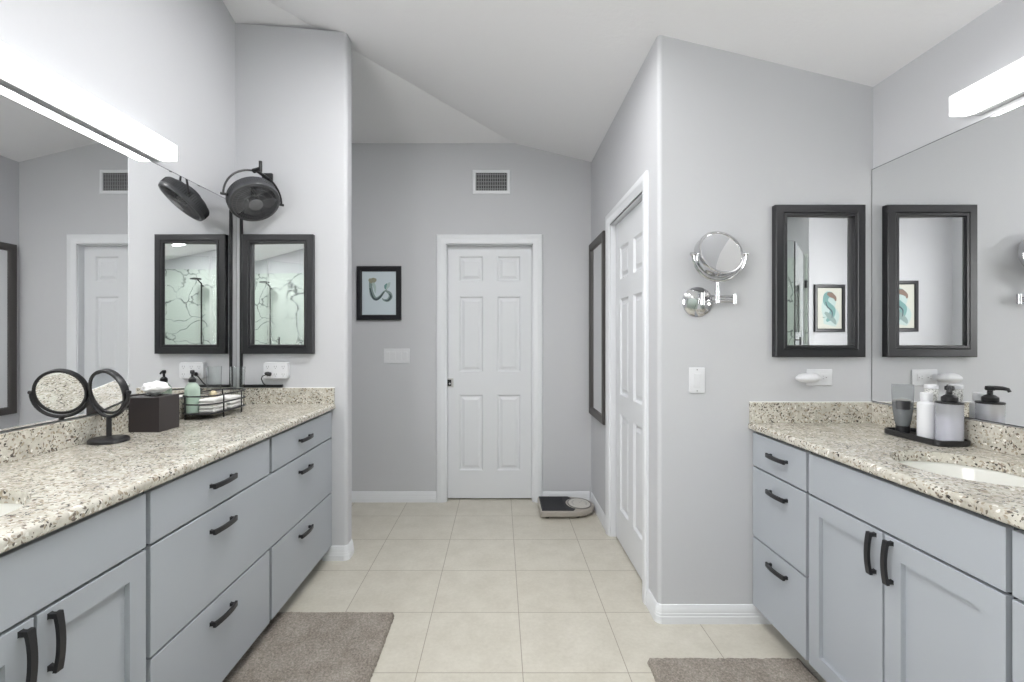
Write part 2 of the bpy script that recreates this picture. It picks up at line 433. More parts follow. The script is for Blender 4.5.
# ------------------------------------------------------------------ vanities
COUNTER_Z, SLAB = .912, .033
ZB, ZMID, ZTOP, ZD = .085, .40, .872, .717
GAP = .008
def pull(mb_, P, a, z, L, vertical):
    """arched bar pull on two posts; P maps (out, along, z)"""
    n = 14; rings = []
    for i in range(n+1):
        u = -1+2*i/n; o = .0175+.0075*(1-u*u); hw_ = .0075+.0012*abs(u)**3; th = .0045
        s_ = u*L/2
        ring = [(o-th, -hw_), (o+th, -hw_), (o+th, hw_), (o-th, hw_)]
        rings.append([P(q, a+(w_ if vertical else s_), z+(s_ if vertical else w_)) for q, w_ in ring])
    mb_.loops(rings)
    for s_ in (-L*.44, L*.44):
        aa, z_ = (a, z+s_) if vertical else (a+s_, z)
        mb_.loops([[P(o, aa+e*.0055*k, z_+f*.0055*k) for e, f in ((-1, -1), (1, -1), (1, 1), (-1, 1))] for o, k in ((0, 1.25), (.003, 1), (.019, .9))])
def front(kind, P, y0, y1, z0, z1, root, pulls):
    """drawer or door front 20 mm thick; P maps (out, y, z)"""
    g = GAP/2; y0 += g; y1 -= g; z0 += g; z1 -= g
    m = MB()
    if kind == 'drawer' or kind == 'false_front':
        rings = [(0, .019), (.0015, .020)]
        L = [[P(.001, y0, z0), P(.001, y1, z0), P(.001, y1, z1), P(.001, y0, z1)]]
        for i, o in rings: L.append([P(o, y0+i, z0+i), P(o, y1-i, z0+i), P(o, y1-i, z1-i), P(o, y0+i, z1-i)])
    else:
        L = [[P(.001, y0, z0), P(.001, y1, z0), P(.001, y1, z1), P(.001, y0, z1)]]
        for i, o in ((0, .019), (.0015, .020), (.0590, .020), (.060, .007)):
            L.append([P(o, y0+i, z0+i), P(o, y1-i, z0+i), P(o, y1-i, z1-i), P(o, y0+i, z1-i)])
    m.loops(L)
    f = m.build(kind, CAB, root, smooth=False)
    for a, z, L_, vert in pulls:
        h = MB(); pull(h, lambda o, y, zz_: P(o+.0195, y, zz_), a, z, L_, vert)
        h.build('handle', BLACK, f, ang=40)['label'] = 'black arched bar handle'
    return f
def carcass(P, y0, y1, depth, root):
    m = MB()
    def bx(a, b): m.box(P(*a), P(*b))
    t = .016
    bx((-depth, y0, ZB), (0, y0+t, .878)); bx((-depth, y1-t, ZB), (0, y1, .878))
    bx((-depth, y0+t, ZB), (0, y1-t, ZB+t)); bx((-depth, y0+t, ZB+t), (-depth+.008, y1-t, .878))
    # face frame
    bx((-.018, y0+t, .845), (0, y1-t, .878)); bx((-.018, y0+t, ZB+t), (0, y0+.04, .845)); bx((-.018, y1-.04, ZB+t), (0, y1-t, .845))
    for z in (ZD, ZMID): bx((-.018, y0+.04, z-.02), (0, y1-.04, z+.02))
    m.build('body', CARC, root, smooth=False)
    k = MB(); k.box(P(-.09, y0, 0), P(-.075, y1, ZB)); k.build('toe_kick', CAB, root, smooth=False)['label'] = 'recessed grey toe kick'
XFL, XFR = -.996, 1.166      # face frame planes; fronts are 20 mm proud of these
PL = lambda o, y, z: (XFL+o, y, z)
PR = lambda o, y, z: (XFR-o, y, z)
dL, dR = 1.555+XFL, 1.705-XFR
dL = abs(XL+.004-XFL); dR = abs(XR-.004-XFR)
GV = 'grey painted vanity cabinets'
# left, far bank: two top drawers, one wide middle drawer with two pulls, two bottom drawers
c = thing('drawer_cabinet', 'wide grey drawer bank against the wing wall under the left countertop', 'cabinet', (XFL, 2.08, 0), GV)
carcass(PL, 1.340, 2.806, dL, c)
s0, s1, s2, s3 = 1.343, 2.046, 2.060, 2.802
cl, cr = (s0+s1)/2-.008, (s2+s3)/2-.03
front('drawer', PL, s0, s1, ZD, ZTOP, c, [(cl, .797, .137, False)])
front('drawer', PL, s2, s3, ZD, ZTOP, c, [(cr, .797, .137, False)])
front('drawer', PL, s0, s3, ZMID, ZD, c, [(cl, .643, .137, False), (cr, .643, .137, False)])
front('drawer', PL, s0, s1, ZB, ZMID, c, [(cl, .332, .137, False)])
front('drawer', PL, s2, s3, ZB, ZMID, c, [(cr, .332, .137, False)])
# sink cabinets
def sink_cab(P, y0, y1, depth, X, label):
    c = thing('sink_cabinet', label, 'cabinet', (X, (y0+y1)/2, 0), GV)
    carcass(P, y0, y1, depth, c)
    a, b = y0+.003, y1-.005; m_ = (a+b)/2
    front('false_front', P, a, b, ZD, ZTOP, c, [])
    front('door', P, m_, b, ZB, ZD, c, [(m_+.032, .640, .128, True)])
    front('door', P, a, m_, ZB, ZD, c, [(m_-.032, .640, .128, True)])
sink_cab(PL, .690, 1.339, dL, XFL, 'grey two-door sink cabinet at the left edge, below the left basin')
sink_cab(PR, 1.086, 1.799, dR, XFR, 'grey two-door sink cabinet below the right basin')
def small_bank(P, y0, y1, depth, X, label):
    c = thing('drawer_cabinet', label, 'cabinet', (X, (y0+y1)/2, 0), GV)
    carcass(P, y0, y1, depth, c); a, b = y0+.002, y1-.002; m_ = (a+b)/2-.015
    for z0, z1, zh in ((ZD, ZTOP, .800), (ZMID, ZD, .646), (ZB, ZMID, .338)): front('drawer', P, a, b, z0, z1, c, [(m_, zh, .128, False)])
small_bank(PR, 1.800, YA-.003, dR, XFR, 'narrow grey three-drawer bank against the alcove wall under the right countertop')
small_bank(PR, .70, 1.085, dR, XFR, 'grey drawer bank cut off by the right edge of the photo')
small_bank(PL, .30, .689, dL, XFL, 'grey drawer bank at the near end of the left vanity')

# countertops
def countertop(s, xw, xf, y0, y1, sx, sy, label, loc, wing):
    """s=+1: left counter (front towards +x); xw wall x, xf front x"""
    c = thing('countertop', label, 'countertop', loc, 'granite countertops')
    t = bmesh.new(); nose = .014; xn = xf-s*nose
    def ring(pts, z):
        v = [t.verts.new((x, y, z)) for x, y in pts]; e = [t.edges.new((v[i], v[(i+1) % len(v)])) for i in range(len(v))]; return v, e
    outer = [(xw, y0), (xn, y0), (xn, y1), (xw, y1)]
    inner = [(sx+.17*math.cos(2*PI*i/48), sy+.20*math.sin(2*PI*i/48)) for i in range(48)]
    rings = {}
    for z in (COUNTER_Z, COUNTER_Z-SLAB):
        vo, eo = ring(outer, z); vi, ei = ring(inner, z); rings[z] = (vo, vi)
        bmesh.ops.triangle_fill(t, use_beauty=True, edges=eo+ei)
    a, b = rings[COUNTER_Z], rings[COUNTER_Z-SLAB]
    for k in (0, 1):
        n = len(a[k])
        for i in range(n): t.faces.new((a[k][i], a[k][(i+1) % n], b[k][(i+1) % n], b[k][i]))
    bmesh.ops.recalc_face_normals(t, faces=t.faces)
    m = MB(); m.merge(t)
    zt, zb = COUNTER_Z, COUNTER_Z-SLAB
    pr = [(xn, zt)]+[(xn+s*nose*math.sin(q*PI/12), zt-(1-math.cos(q*PI/12))*.012) for q in range(1, 7)]+[(xn+s*nose*math.cos(q*PI/12), zb+(1-math.sin(q*PI/12))*.010) for q in range(0, 7)][0:7]
    m.loops([[(x, y, z) for x, z in pr] for y in (y0, y1)])
    m.build('slab', GRAN, c, smooth=False)
    h = COUNTER_Z+.092; side = 'left' if s > 0 else 'right'
    b_ = MB(); b_.box((xw, y0, COUNTER_Z), (xw+s*.02, y1-(.02 if wing else 0), h), .0015, 1); single(b_, 'backsplash', GRAN, 'long granite backsplash along the mirror wall on the %s vanity' % side, 'backsplash', (xw+s*.01, (y0+y1)/2, COUNTER_Z), 'granite backsplashes', smooth=False)
    b_ = MB(); b_.box((xw+(0 if wing else s*.02), y1-.02, COUNTER_Z), (xf-s*.004, y1, h), .0015, 1); d_ = single(b_, 'side_splash', GRAN, 'short granite side splash against the %s wall above the %s countertop' % ('wing' if s > 0 else 'alcove', side), 'backsplash', ((xw+xf)/2, y1-.01, COUNTER_Z), 'granite side splashes', smooth=False)
    k = MB(); q_ = Vector(d_.location); k.box(Vector((xw+s*.004, y1-.004, h))-q_, Vector((xf-s*.004, y1, h+.003))-q_); k.build('caulk_line', CAULK, d_, smooth=False, local=True)['label'] = 'thin white caulk bead'
    return c
XCL, XCR = -.959, 1.130
SLX, SLY, SRX, SRY = -1.25, 1.02, 1.40, 1.44
countertop(1, XL+.010, XCL, .28, YW-.0005, SLX, SLY, 'speckled granite countertop on the left vanity', (XL, 1.5, COUNTER_Z), True)
countertop(-1, XR-.004, XCR, .68, YA-.0005, SRX, SRY, 'speckled granite countertop on the right vanity', (XR, 1.4, COUNTER_Z), True)
def basin(x, y, label):
    z = COUNTER_Z-SLAB
    c = thing('sink', label, 'sink', (x, y, z-.15), 'undermount basins')
    m = MB()
    prof = [(1.10, -.008), (1.10, 0), (1.02, 0), (.99, -.012), (.95, -.05), (.85, -.095), (.62, -.125), (.30, -.138), (.11, -.142), (.11, -.152), (.32, -.150), (.66, -.136), (.90, -.105), (1.0, -.05), (1.03, -.008)]
    L = [[(x+.17*q*math.cos(2*PI*i/48), y+.20*q*math.sin(2*PI*i/48), z+d-.0005) for i in range(48)] for q, d in prof]
    m.loops(L+[L[0]], True, (False, False)); m.build('bowl', PORC, c, ang=60)
    m = MB(); m.lathe([(.021, -.150), (.021, -.1415), (.017, -.1395), (.008, -.140)], (x, y, z)); m.build('drain', CHROME, c)
basin(SLX, SLY, 'white oval undermount basin in the left granite countertop')
basin(SRX, SRY, 'white oval undermount basin in the right granite countertop')

# ------------------------------------------------------------------ wall mirrors and light bars
def wall_mirror(s, x, y0, y1, z0, z1, label):
    """s = direction the glass faces along x"""
    c = thing('wall_mirror', label, 'mirror', (x, (y0+y1)/2, z0), 'frameless vanity wall mirrors')
    m = MB(); m.box((x, y0+.002, z0+.002), (x+s*.006, y1-.002, z1-.002)); m.build('glass', MIRR, c, smooth=False)
    e = MB()
    for a, b in (((y0, z0), (y1, z0+.002)), ((y0, z1-.002), (y1, z1)), ((y0, z0+.002), (y0+.002, z1-.002)), ((y1-.002, z0+.002), (y1, z1-.002))):
        e.box((x, a[0], a[1]), (x+s*.0062, b[0], b[1]))
    e.build('edge', DARK, c, smooth=False)['label'] = 'dark polished mirror edge'
    return c
ZS = COUNTER_Z+.096
wall_mirror(1, XL+.001, .55, YW-.002, ZS, 2.075, 'frameless full-width mirror above the left vanity')
wall_mirror(-1, XR-.003, .70, YA-.002, ZS, 2.062, 'frameless full-width mirror above the right vanity')
def light_bar(s, x, y0, y1, z0, z1, label):
    c = thing('vanity_light', label, 'light', (x, (y0+y1)/2, z0), 'vanity light bars')
    m = MB(); m.box((x, y0+.02, z0-.004), (x+s*.028, y1-.02, z1-.012), .002); m.build('back_plate', NICK, c)
    d = MB(); d.box((x+s*.028, y0, z0), (x+s*.092, y1, z1), .006, 3); d.build('diffuser', BULB, c)['label'] = 'glowing white light diffuser'
    d = MB(); d.box((x+s*.034, y0+.02, z0-.0015), (x+s*.086, y1-.02, z0-.0002)); d.build('fill_strip', STRIP, c, smooth=False)['label'] = 'added glowing fill strip on the underside'  # glowing strip added to brighten the countertop below
light_bar(1, XL, .82, 2.172, 2.088, 2.162, 'long lit light bar over the left wall mirror')
light_bar(-1, XR, .42, 1.730, 2.088, 2.162, 'long lit light bar over the right wall mirror')

# added frosted window in the left wall behind the camera, fill light only
Mw = facing((XL+.0005, -.12, 1.69), (1, 0, 0))
mb = MB(); mb.frame(1.16, 1.24, [(0, 0), (0, .018), (.06, .02), (.065, .012), (.065, .004), (.03, 0)], M=Mw); wf = struct(mb, 'fill_window', TRIM, ang=20)
mb = MB(); mb.box((-.52, -.006, -.56), (.52, -.002, .56), M=Mw); mb.build('pane', FILLW, wf, smooth=False)
# ceiling cans: the shower one, the others added out of view as fill
def can(x, y, label, room='recessed ceiling lights'):
    z = cz(x, y); a = math.atan(.245)
    c = thing('fill_and_shower_can', label, 'light', (x, y, z), room); c.rotation_euler = (0, a, 0)
    m = MB(); m.lathe([(.11, -.001), (.11, -.006), (.085, -.010), (.083, -.004), (.083, -.001)], n=40, cap=(False, False)); m.build('trim_ring', TRIM, c, local=True)
    m = MB(); m.lathe([(.083, -.001), (.083, -.004)], n=40); m.build('lens', CANL, c, local=True)
can(-.42, 2.05, 'added ceiling fill light nearest the left vanity and the wing wall')
can(-.25, .95, 'added ceiling fill light over the aisle between the two vanities')
can(.30, .05, 'added ceiling fill light directly above the camera')
can(.16, 2.00, 'added ceiling fill light over the aisle nearest the hall side door')
can(1.05, -1.35, 'recessed ceiling light inside the shower')

# ------------------------------------------------------------------ framed mirrors and pictures
MP = [(0, 0), (0, .030), (.004, .034), (.034, .034), (.037, .031), (.040, .034), (.050, .034), (.054, .024), (.054, .006), (.03, 0)]
def framed(name, label, cat, M, w_, h_, prof, fm, pane, pm, depth, lip, group=None, yaw=0):
    c = thing(name, label, cat, M.translation, group)
    Mr = M.copy()
    m = MB(); m.frame(w_, h_, prof, M=Mr); m.build('frame', fm, c, ang=20)
    b = MB(); R = Matrix.Rotation(yaw, 4, 'Z')
    b.box((-w_/2+lip, -depth, -h_/2+lip), (w_/2-lip, -depth+.004, h_/2-lip), M=Mr@R); p = b.build(pane, pm, c, smooth=False)
    return c, p
wz = (1.208+1.888)/2+.004
YAWL, YAWR = -math.radians(2.5), math.radians(2.15)
framed('framed_mirror', 'black framed mirror hung on the wing wall beside the fan', 'mirror', facing((-1.284, YW-.0005, wz-.004), (0, -1, 0)),
       .410, .690, MP, BLKWD, 'glass', MIRR, .016, .050, 'black framed wall mirrors', yaw=YAWL)
framed('framed_mirror', 'black framed mirror hung on the alcove wall above the outlet', 'mirror', facing((1.440, YA-.0005, wz), (0, -1, 0)),
       .404, .685, MP, BLKWD, 'glass', MIRR, .016, .050, 'black framed wall mirrors', yaw=YAWR)
LP = [(0, 0), (0, .024), (.006, .028), (.045, .026), (.055, .020), (.058, .008), (.03, 0)]
framed('long_mirror', 'tall narrow dark grey framed mirror on the hall wall past the side door', 'mirror', facing((XH-.0005, 3.505, 1.362), (-1, 0, 0)),
       .51, 1.312, LP, BRNWD, 'glass', MIRR, .012, .052)

def ribbon(mb_, M, pts, ws, y, mi, samples=40, flat=.0006):
    """smooth painted stroke, slightly raised; pts in the local xz plane"""
    P = [Vector((x, 0, z)) for x, z in pts]; n = len(P); q = []
    for i in range(samples+1):
        t = i/samples*(n-1); k = min(int(t), n-2); f = t-k
        p0, p1, p2, p3 = P[max(k-1, 0)], P[k], P[k+1], P[min(k+2, n-1)]
        v = .5*((2*p1)+(p2-p0)*f+(2*p0-5*p1+4*p2-p3)*f*f+(3*p1-p0-3*p2+p3)*f**3)
        q.append((v, 1.3*(ws[k]*(1-f)+ws[k+1]*f)))
    L = []
    for i, (v, wd) in enumerate(q):
        d = q[min(i+1, samples)][0]-q[max(i-1, 0)][0]; d.normalize(); nn = Vector((d.z, 0, -d.x))*max(wd, .0004)/2
        a, b = v+nn, v-nn
        L.append([(a.x, y, a.z), (b.x, y, b.z), (b.x, y-flat, b.z), (a.x, y-flat, a.z)])
    mb_.loops(L, True, (True, True), mi, M)
PP = [(0, 0), (0, .018), (.006, .024), (.030, .024), (.038, .020), (.042, .012), (.042, .004), (.02, 0)]
Mp = facing((-.951, YF-.0005, 1.645), (0, -1, 0))
c, p = framed('framed_picture', 'small black framed print of a curling sage-green tail form left of the far door', 'picture', Mp, .35, .424, PP, BLKWD, 'print', PAPER, .009, .038)
m = MB()
Y0 = -.0091
ribbon(m, Mp, [(-.062, .098), (-.066, .05), (-.055, -.01), (-.028, -.045), (.005, -.032), (.035, .005), (.062, .03)], [.026, .02, .026, .022, .018, .012, .004], Y0, 0)
ribbon(m, Mp, [(-.08, .11), (-.06, .098), (-.035, .104), (-.022, .112)], [.01, .034, .028, .006], Y0-.0006, 2)
ribbon(m, Mp, [(-.072, .04), (-.05, -.03), (-.022, -.05), (.012, -.028), (.04, .012)], [.006, .01, .012, .01, .004], Y0-.0012, 1)
ribbon(m, Mp, [(.05, .02), (.082, .0), (.09, -.03), (.07, -.055), (.04, -.055), (.024, -.04)], [.008, .02, .024, .02, .012, .003], Y0, 0)
ribbon(m, Mp, [(.082, -.005), (.092, -.03), (.07, -.058), (.045, -.058)], [.004, .010, .008, .003], Y0-.0012, 1)
ribbon(m, Mp, [(.055, .028), (.07, .06), (.088, .085)], [.006, .026, .004], Y0, 5)
ribbon(m, Mp, [(.05, .03), (.05, .055), (.062, .075)], [.006, .016, .004], Y0-.0006, 3)
ribbon(m, Mp, [(-.05, .085), (-.035, .05), (-.03, .0)], [.016, .018, .004], Y0-.0006, 5)
m.build('motif', INK, p)

# ------------------------------------------------------------------ vent, switches, outlets
vx = (491.45-500)*YF/F; vz = EYE-(181.9-337)*YF/F
Mv = facing((vx, YF-.0005, vz), (0, -1, 0))
c = thing('air_vent', 'white framed return air vent high on the far wall', 'vent', Mv.translation)
m = MB(); m.frame(.298, .190, [(0, 0), (0, .004), (.006, .008), (.022, .008), (.025, .006), (.025, 0)], M=Mv); m.build('frame', TRIM, c, ang=20)
m = MB(); m.box((-.124, -.0012, -.071), (.124, 0, .071), M=Mv); m.build('duct', DARK, c, smooth=False)['label'] = 'dark duct opening'
m = MB()
for i in range(18): m.box((-.118+i*.0139-.0032, -.006, -.07), (-.118+i*.0139+.0022, -.0015, .07), M=Mv)
for i in range(5): m.box((-.122, -.0050, -.056+i*.028-.002), (.122, -.003, -.056+i*.028+.002), M=Mv)
m.build('grille', mat('vent_slat', srgb(150, 151, 153), .5), c, smooth=False)['label'] = 'grey crossed vent slats'
def plate(mb_, M, w_, h_): mb_.box((-w_/2, -.006, -h_/2), (w_/2, 0, h_/2), .004, 2, M=M)
def rocker(M, dx, c):
    m = MB(); m.box((dx-.0165, -.0075, -.033), (dx+.0165, -.0055, .033), .001, 1, M=M)
    m.loops([[Vector(q) for q in r_] for r_ in ([(dx-.014, -.007, -.030), (dx+.014, -.007, -.030), (dx+.014, -.007, .030), (dx-.014, -.007, .030)],
             [(dx-.0135, -.0085, -.0295), (dx+.0135, -.0085, -.0295), (dx+.0135, -.0115, .0295), (dx-.0135, -.0115, .0295)])], M=M)
    m.build('rocker', WPL, c, smooth=False)
Ms = facing(((396.8-500)*YF/F, YF-.0005, EYE-(355.8-337)*YF/F), (0, -1, 0))
c = thing('switch_plate', 'white four-gang switch plate below the small print on the far wall', 'switch', Ms.translation)
m = MB(); plate(m, Ms, .204, .114); m.build('cover_plate', WPL, c)
for dx in (-.069, -.023, .023, .069): rocker(Ms, dx, c)
Ms = facing(((696.6-500)*YA/F, YA-.0005, EYE-(380.2-337)*YA/F), (0, -1, 0))
c = thing('switch_plate', 'white single rocker switch on the alcove wall beneath the chrome mirror', 'switch', Ms.translation)
m = MB(); plate(m, Ms, .073, .116); m.build('cover_plate', WPL, c)
rocker(Ms, 0, c)
m = MB()
for z in (-.048, .048):
    m = MB(); m.lathe([(.003, 0), (.003, .0008), (.001, .001)], (0, 0, 0), 10, M=Ms@Matrix.Translation((0, -.006, z))@Matrix.Rotation(PI/2, 4, 'X')); m.build('screw', SLOT, c)
Mo = facing((1.452, YA-.0005, EYE-(377.3-337)*YA/F), (0, -1, 0))
c = thing('wall_outlet', 'white horizontal duplex outlet on the alcove wall under the framed mirror', 'outlet', Mo.translation)
m = MB(); plate(m, Mo, .116, .074); m.build('cover_plate', WPL, c)
for dx in (-.02, .02):
    m = MB(); m.box((dx-.016, -.008, -.017), (dx+.016, -.005, .017), .003, 2, M=Mo)
    s_ = m.build('socket', WPL, c)
    k = MB()
    for z, l in ((-.006, .006), (.006, .005)): k.box((dx-.005-l/2, -.0086, z-.0011), (dx-.005+l/2, -.0078, z+.0011), M=Mo)
    k.lathe([(.0024, 0), (.0024, .0008)], (0, 0, 0), 10, M=Mo@Matrix.Translation((dx+.008, -.0078, 0))@Matrix.Rotation(PI/2, 4, 'X'))
    k.build('slot', SLOT, s_, smooth=False)
# plug-in freshener on the left socket
px = (808.3-500)*(YA-.045)/F; pz = EYE-(378-337)*(YA-.045)/F
c = thing('air_freshener', 'white oval plug-in freshener in the alcove wall outlet', 'air freshener', (px, YA-.009, pz))
m = MB(); m.lathe([(.004, .0215), (.022, .0205), (.040, .015), (.0515, .005), (.054, -.002), (.051, -.008), (.038, -.016), (.018, -.0195), (.004, -.0205)], n=36, sy=.55,
                  M=Matrix.Translation((px, YA-.043, pz))); m.build('housing', WPL, c)
m = MB(); m.box((px+.008, YA-.034, pz-.015), (px+.046, YA-.0095, pz+.013), .004, 2); m.build('plug', WPL, c)
# six way adapter on the wing wall
ax = (276.5-500)*(YW-.02)/F; az = EYE-(370.3-337)*(YW-.02)/F
Ma = facing((ax, YW-.0005, az), (0, -1, 0))
c = thing('outlet_adapter', 'white six-socket plug adapter on the wing wall above the side splash', 'outlet', Ma.translation)
m = MB(); m.prism(rrect(-.070, -.047, .070, .047, .014), 0, .034, bev=.003, M=Ma@Matrix.Rotation(PI/2, 4, 'X')); m.build('housing', WPL, c)
for i in range(3):
    for j in range(2):
        dx, dz = -.045+.045*i, -.022+.044*j
        m = MB()
        for q in (-.006, .006): m.box((dx+q-.0012, -.0348, dz-.004), (dx+q+.0012, -.0338, dz+.005), M=Ma)
        m.lathe([(.0025, 0), (.0025, .0008)], (0, 0, 0), 10, M=Ma@Matrix.Translation((dx, -.034, dz-.010))@Matrix.Rotation(PI/2, 4, 'X'))
        m.build('socket', SLOT, c, smooth=False)
# black cord cover from the fan to the adapter
c = thing('cord_cover', 'black vertical cord cover running down the corner from the fan to the side splash', 'cord cover', (-1.505, YW-.005, ZS))
m = MB(); m.box((-1.514, YW-.010, ZS), (-1.497, YW-.0005, 2.04), .003, 2); m.build('upright', BLKPL, c)
m = MB(); m.box((-1.4965, YW-.018, ZS), (-1.262, YW-.0005, ZS+.016), .003, 2); m.build('floor_run', BLKPL, c)
c = thing('power_cord', 'thin black power cord plugged into the white adapter', 'cord', (-1.30, YW-.05, ZS))
kx, kz = ax-.028, az-.022
m = MB(); m.lathe([(.004, 0), (.012, .001), (.012, .02), (.008, .032), (.004, .036)], (0, 0, 0), 16, M=Matrix.Translation((kx, YW-.0355, kz))@Matrix.Rotation(math.radians(75), 4, 'X')@Matrix.Rotation(math.radians(-28), 4, 'Y')); m.build('plug', BLACK, c)
m = MB(); m.tube([(kx-.014, YW-.066, kz-.002), (kx-.030, YW-.068, kz-.008), (kx-.040, YW-.060, kz-.025), (kx-.042, YW-.035, kz-.05), (kx-.042, YW-.012, ZS+.014)], .0028, 8); m.build('cord', BLACK, c)

# ------------------------------------------------------------------ clip fan in the left corner
fc = Vector((-1.347, 2.635, EYE-(199.5-337)*2.635/F))
nf = Vector((.50, -.40, -.77)).normalized()
right = Vector((1, 1.2, .024)); ex = (right-nf*right.dot(nf)).normalized(); ey = nf.cross(ex).normalized()
c = thing('clip_fan', 'dark grey caged fan mounted in the left corner above the framed mirror', 'fan', fc)
Mf = basis(fc, ex, ey, nf)          # local z = air direction, y = up
RF = .128
m = MB(); m.lathe([(RF, -.030), (RF+.004, -.022), (RF+.004, .022), (RF, .030), (RF-.012, .032), (RF-.014, .026), (RF-.010, .020), (RF-.010, -.022), (RF-.014, -.030)], n=48, cap=(False, False), M=Mf)
o = m.build('rim', FANPL, c)
m = MB()
for i in range(72):
    a = 2*PI*i/72; m.tube([((RF+.0042)*math.cos(a), (RF+.0042)*math.sin(a), -.021), ((RF+.0042)*math.cos(a), (RF+.0042)*math.sin(a), .012)], .0016, 4, M=Mf)
m.build('side_ribs', BLKPL, c)
m = MB(); m.lathe([(RF-.012, -.028), (RF-.02, -.034), (.10, -.045), (.07, -.050), (.050, -.054), (.046, -.066), (.012, -.068)], n=40, cap=(False, True), M=Mf); m.build('rear_housing', FANPL, c)
def grille_mesh(z0, z1, nr):
    m = MB()
    for i in range(nr):
        a = 2*PI*i/nr; tw = .35
        pts = []
        for q in range(7):
            t = q/6; rr = .034+(RF-.010-.034)*t; aa = a+tw*t
            pts.append((rr*math.cos(aa), rr*math.sin(aa), z0+(z1-z0)*(1-t*t)))
        m.tube(pts, .0012, 5, M=Mf)
    for rr in (.065, .095, .115):
        t = (rr-.034)/(RF-.044); m.tube([(rr*math.cos(2*PI*i/36), rr*math.sin(2*PI*i/36), z0+(z1-z0)*(1-t*t)) for i in range(36)], .0012, 5, closed=True, M=Mf)
    m.lathe([(.036, z1-.002), (.036, z1+.003), (.028, z1+.006), (.004, z1+.007)], n=28, M=Mf)
    return m
grille_mesh(.030, .044, 48).build('front_grille', mat('fan_grille_grey', srgb(112, 113, 116), .25), c)
for b in range(5):
    m = MB(); a0 = 2*PI*b/5; L = []
    for q in range(7):
        t = q/6; rr = .026+.088*t; hw_ = .30+.18*math.sin(PI*t*.8)
        row = []
        for s_ in (-1, -.33, .33, 1):
            aa = a0+s_*hw_; row.append((rr*math.cos(aa), rr*math.sin(aa), .002+s_*.013))
        L.append(row+[(x, y, z-.002) for x, y, z in row[::-1]])
    m.loops(L, M=Mf); m.build('blade', FANPL, c)
m = MB(); m.lathe([(.03, -.055), (.03, .015), (.022, .022), (.004, .024)], n=24, M=Mf); m.build('hub', BLKPL, c)
# yoke over the top, pivots at both sides
yk = RF+.026
m = MB()
uy = Vector((0, -.12, 1)); uy = (uy-ex*uy.dot(ex)).normalized()
m.tube([fc+ex*yk*math.cos(math.radians(a))+uy*yk*math.sin(math.radians(a)) for a in range(0, 181, 6)], .0055, 8)
for s_ in (-1, 1): m.tube([fc+ex*s_*(RF-.002), fc+ex*s_*(yk+.012)], .007, 10)
o = m.build('yoke', BLKPL, c)
top = fc+uy*yk
m = MB(); wallp = Vector((top.x-.01, YW-.001, top.z+.010))
m.tube([top+Vector((0, 0, -.004)), top+Vector((0, .02, .012)), Vector((wallp.x, YW-.03, wallp.z+.006)), wallp], .010, 12)
m.box(wallp+Vector((-.03, -.022, -.04)), wallp+Vector((.03, 0, .035)), .006, 2)
m.tube([top+Vector((.045, -.02, -.012)), top+Vector((.045, -.02, .045))], .009, 12)
m.tube([top+Vector((-.004, -.005, 0)), top+Vector((.045, -.02, .006))], .010, 10)
m.build('mount', BLKPL, c)

# ------------------------------------------------------------------ chrome extending mirror on the alcove wall
bx_, bz_ = (697.7-500)*(YA-.01)/F, EYE-(302.0-337)*(YA-.01)/F
c = thing('extending_mirror', 'round chrome extending magnifying mirror on the alcove wall', 'mirror', (bx_, YA, bz_))
Mb = Matrix.Translation((bx_, YA-.0005, bz_))@Matrix.Rotation(PI/2, 4, 'X')
m = MB(); m.lathe([(.066, 0), (.069, .004), (.067, .010), (.056, .018), (.035, .023), (.012, .026), (.002, .0265)], n=40, M=Mb); m.build('base_plate', CHROME, c)
jz = bz_+.012
j0 = Vector((bx_+.010, YA-.038, jz))
j1 = Vector(((734.5-500)*(YA-.032)/F, YA-.032, jz)); j2 = Vector(((717.2-500)*(YA-.062)/F, YA-.062, jz+.004))
m = MB(); m.tube([Vector((bx_+.006, YA-.02, jz)), j0], .009, 14); m.tube([j0+Vector((0, 0, -.027)), j0+Vector((0, 0, .027))], .0105, 16)
for dz in (-.012, .012): m.tube([j0+Vector((0, 0, dz)), j1+Vector((0, 0, dz))], .0048, 10)
m.tube([j1+Vector((0, 0, -.022)), j1+Vector((0, 0, .022))], .009, 16)
m.build('wall_arm', CHROME, c)
m = MB()
for dz in (-.007, .010): m.tube([j1+Vector((0, 0, dz)), j2+Vector((0, 0, dz-.004))], .0048, 10)
m.tube([j2+Vector((0, 0, -.024)), j2+Vector((0, 0, .042))], .010, 16)
m.build('front_arm', CHROME, c)
hc = Vector(((719.0-500)*(YA-.075)/F, YA-.075, EYE-(254.0-337)*(YA-.075)/F))
hn = Vector((.12, -.92, .30)).normalized()
RM = .104
m = MB()
yp = []
for a in range(-180, 1, 9):
    q = math.radians(a); yp.append(hc+Vector((math.cos(q)*(RM+.011), .012*math.sin(q)*0, math.sin(q)*(RM+.014))))
m.tube(yp, .0058, 10)
for s_ in (-1, 1): m.tube([hc+Vector((s_*(RM-.004), 0, 0)), hc+Vector((s_*(RM+.022), 0, 0))], .0075, 12)
m.tube([Vector((j2.x, j2.y, j2.z+.04)), Vector((j2.x, j2.y, hc.z-RM-.012))], .0075, 12)
m.build('yoke', CHROME, c)
hx_ = Vector((1, 0, 0)); hx_ = (hx_-hn*hx_.dot(hn)).normalized(); Mh = basis(hc, hx_, hn.cross(hx_), hn)
m = MB(); m.lathe([(.088, -.028), (RM-.004, -.030), (RM, -.024), (RM, .016), (RM-.003, .021), (RM-.010, .021), (RM-.012, .0165), (RM-.012, -.022), (.088, -.024)], n=56, cap=(False, False), M=Mh); m.build('rim', CHROME, c)
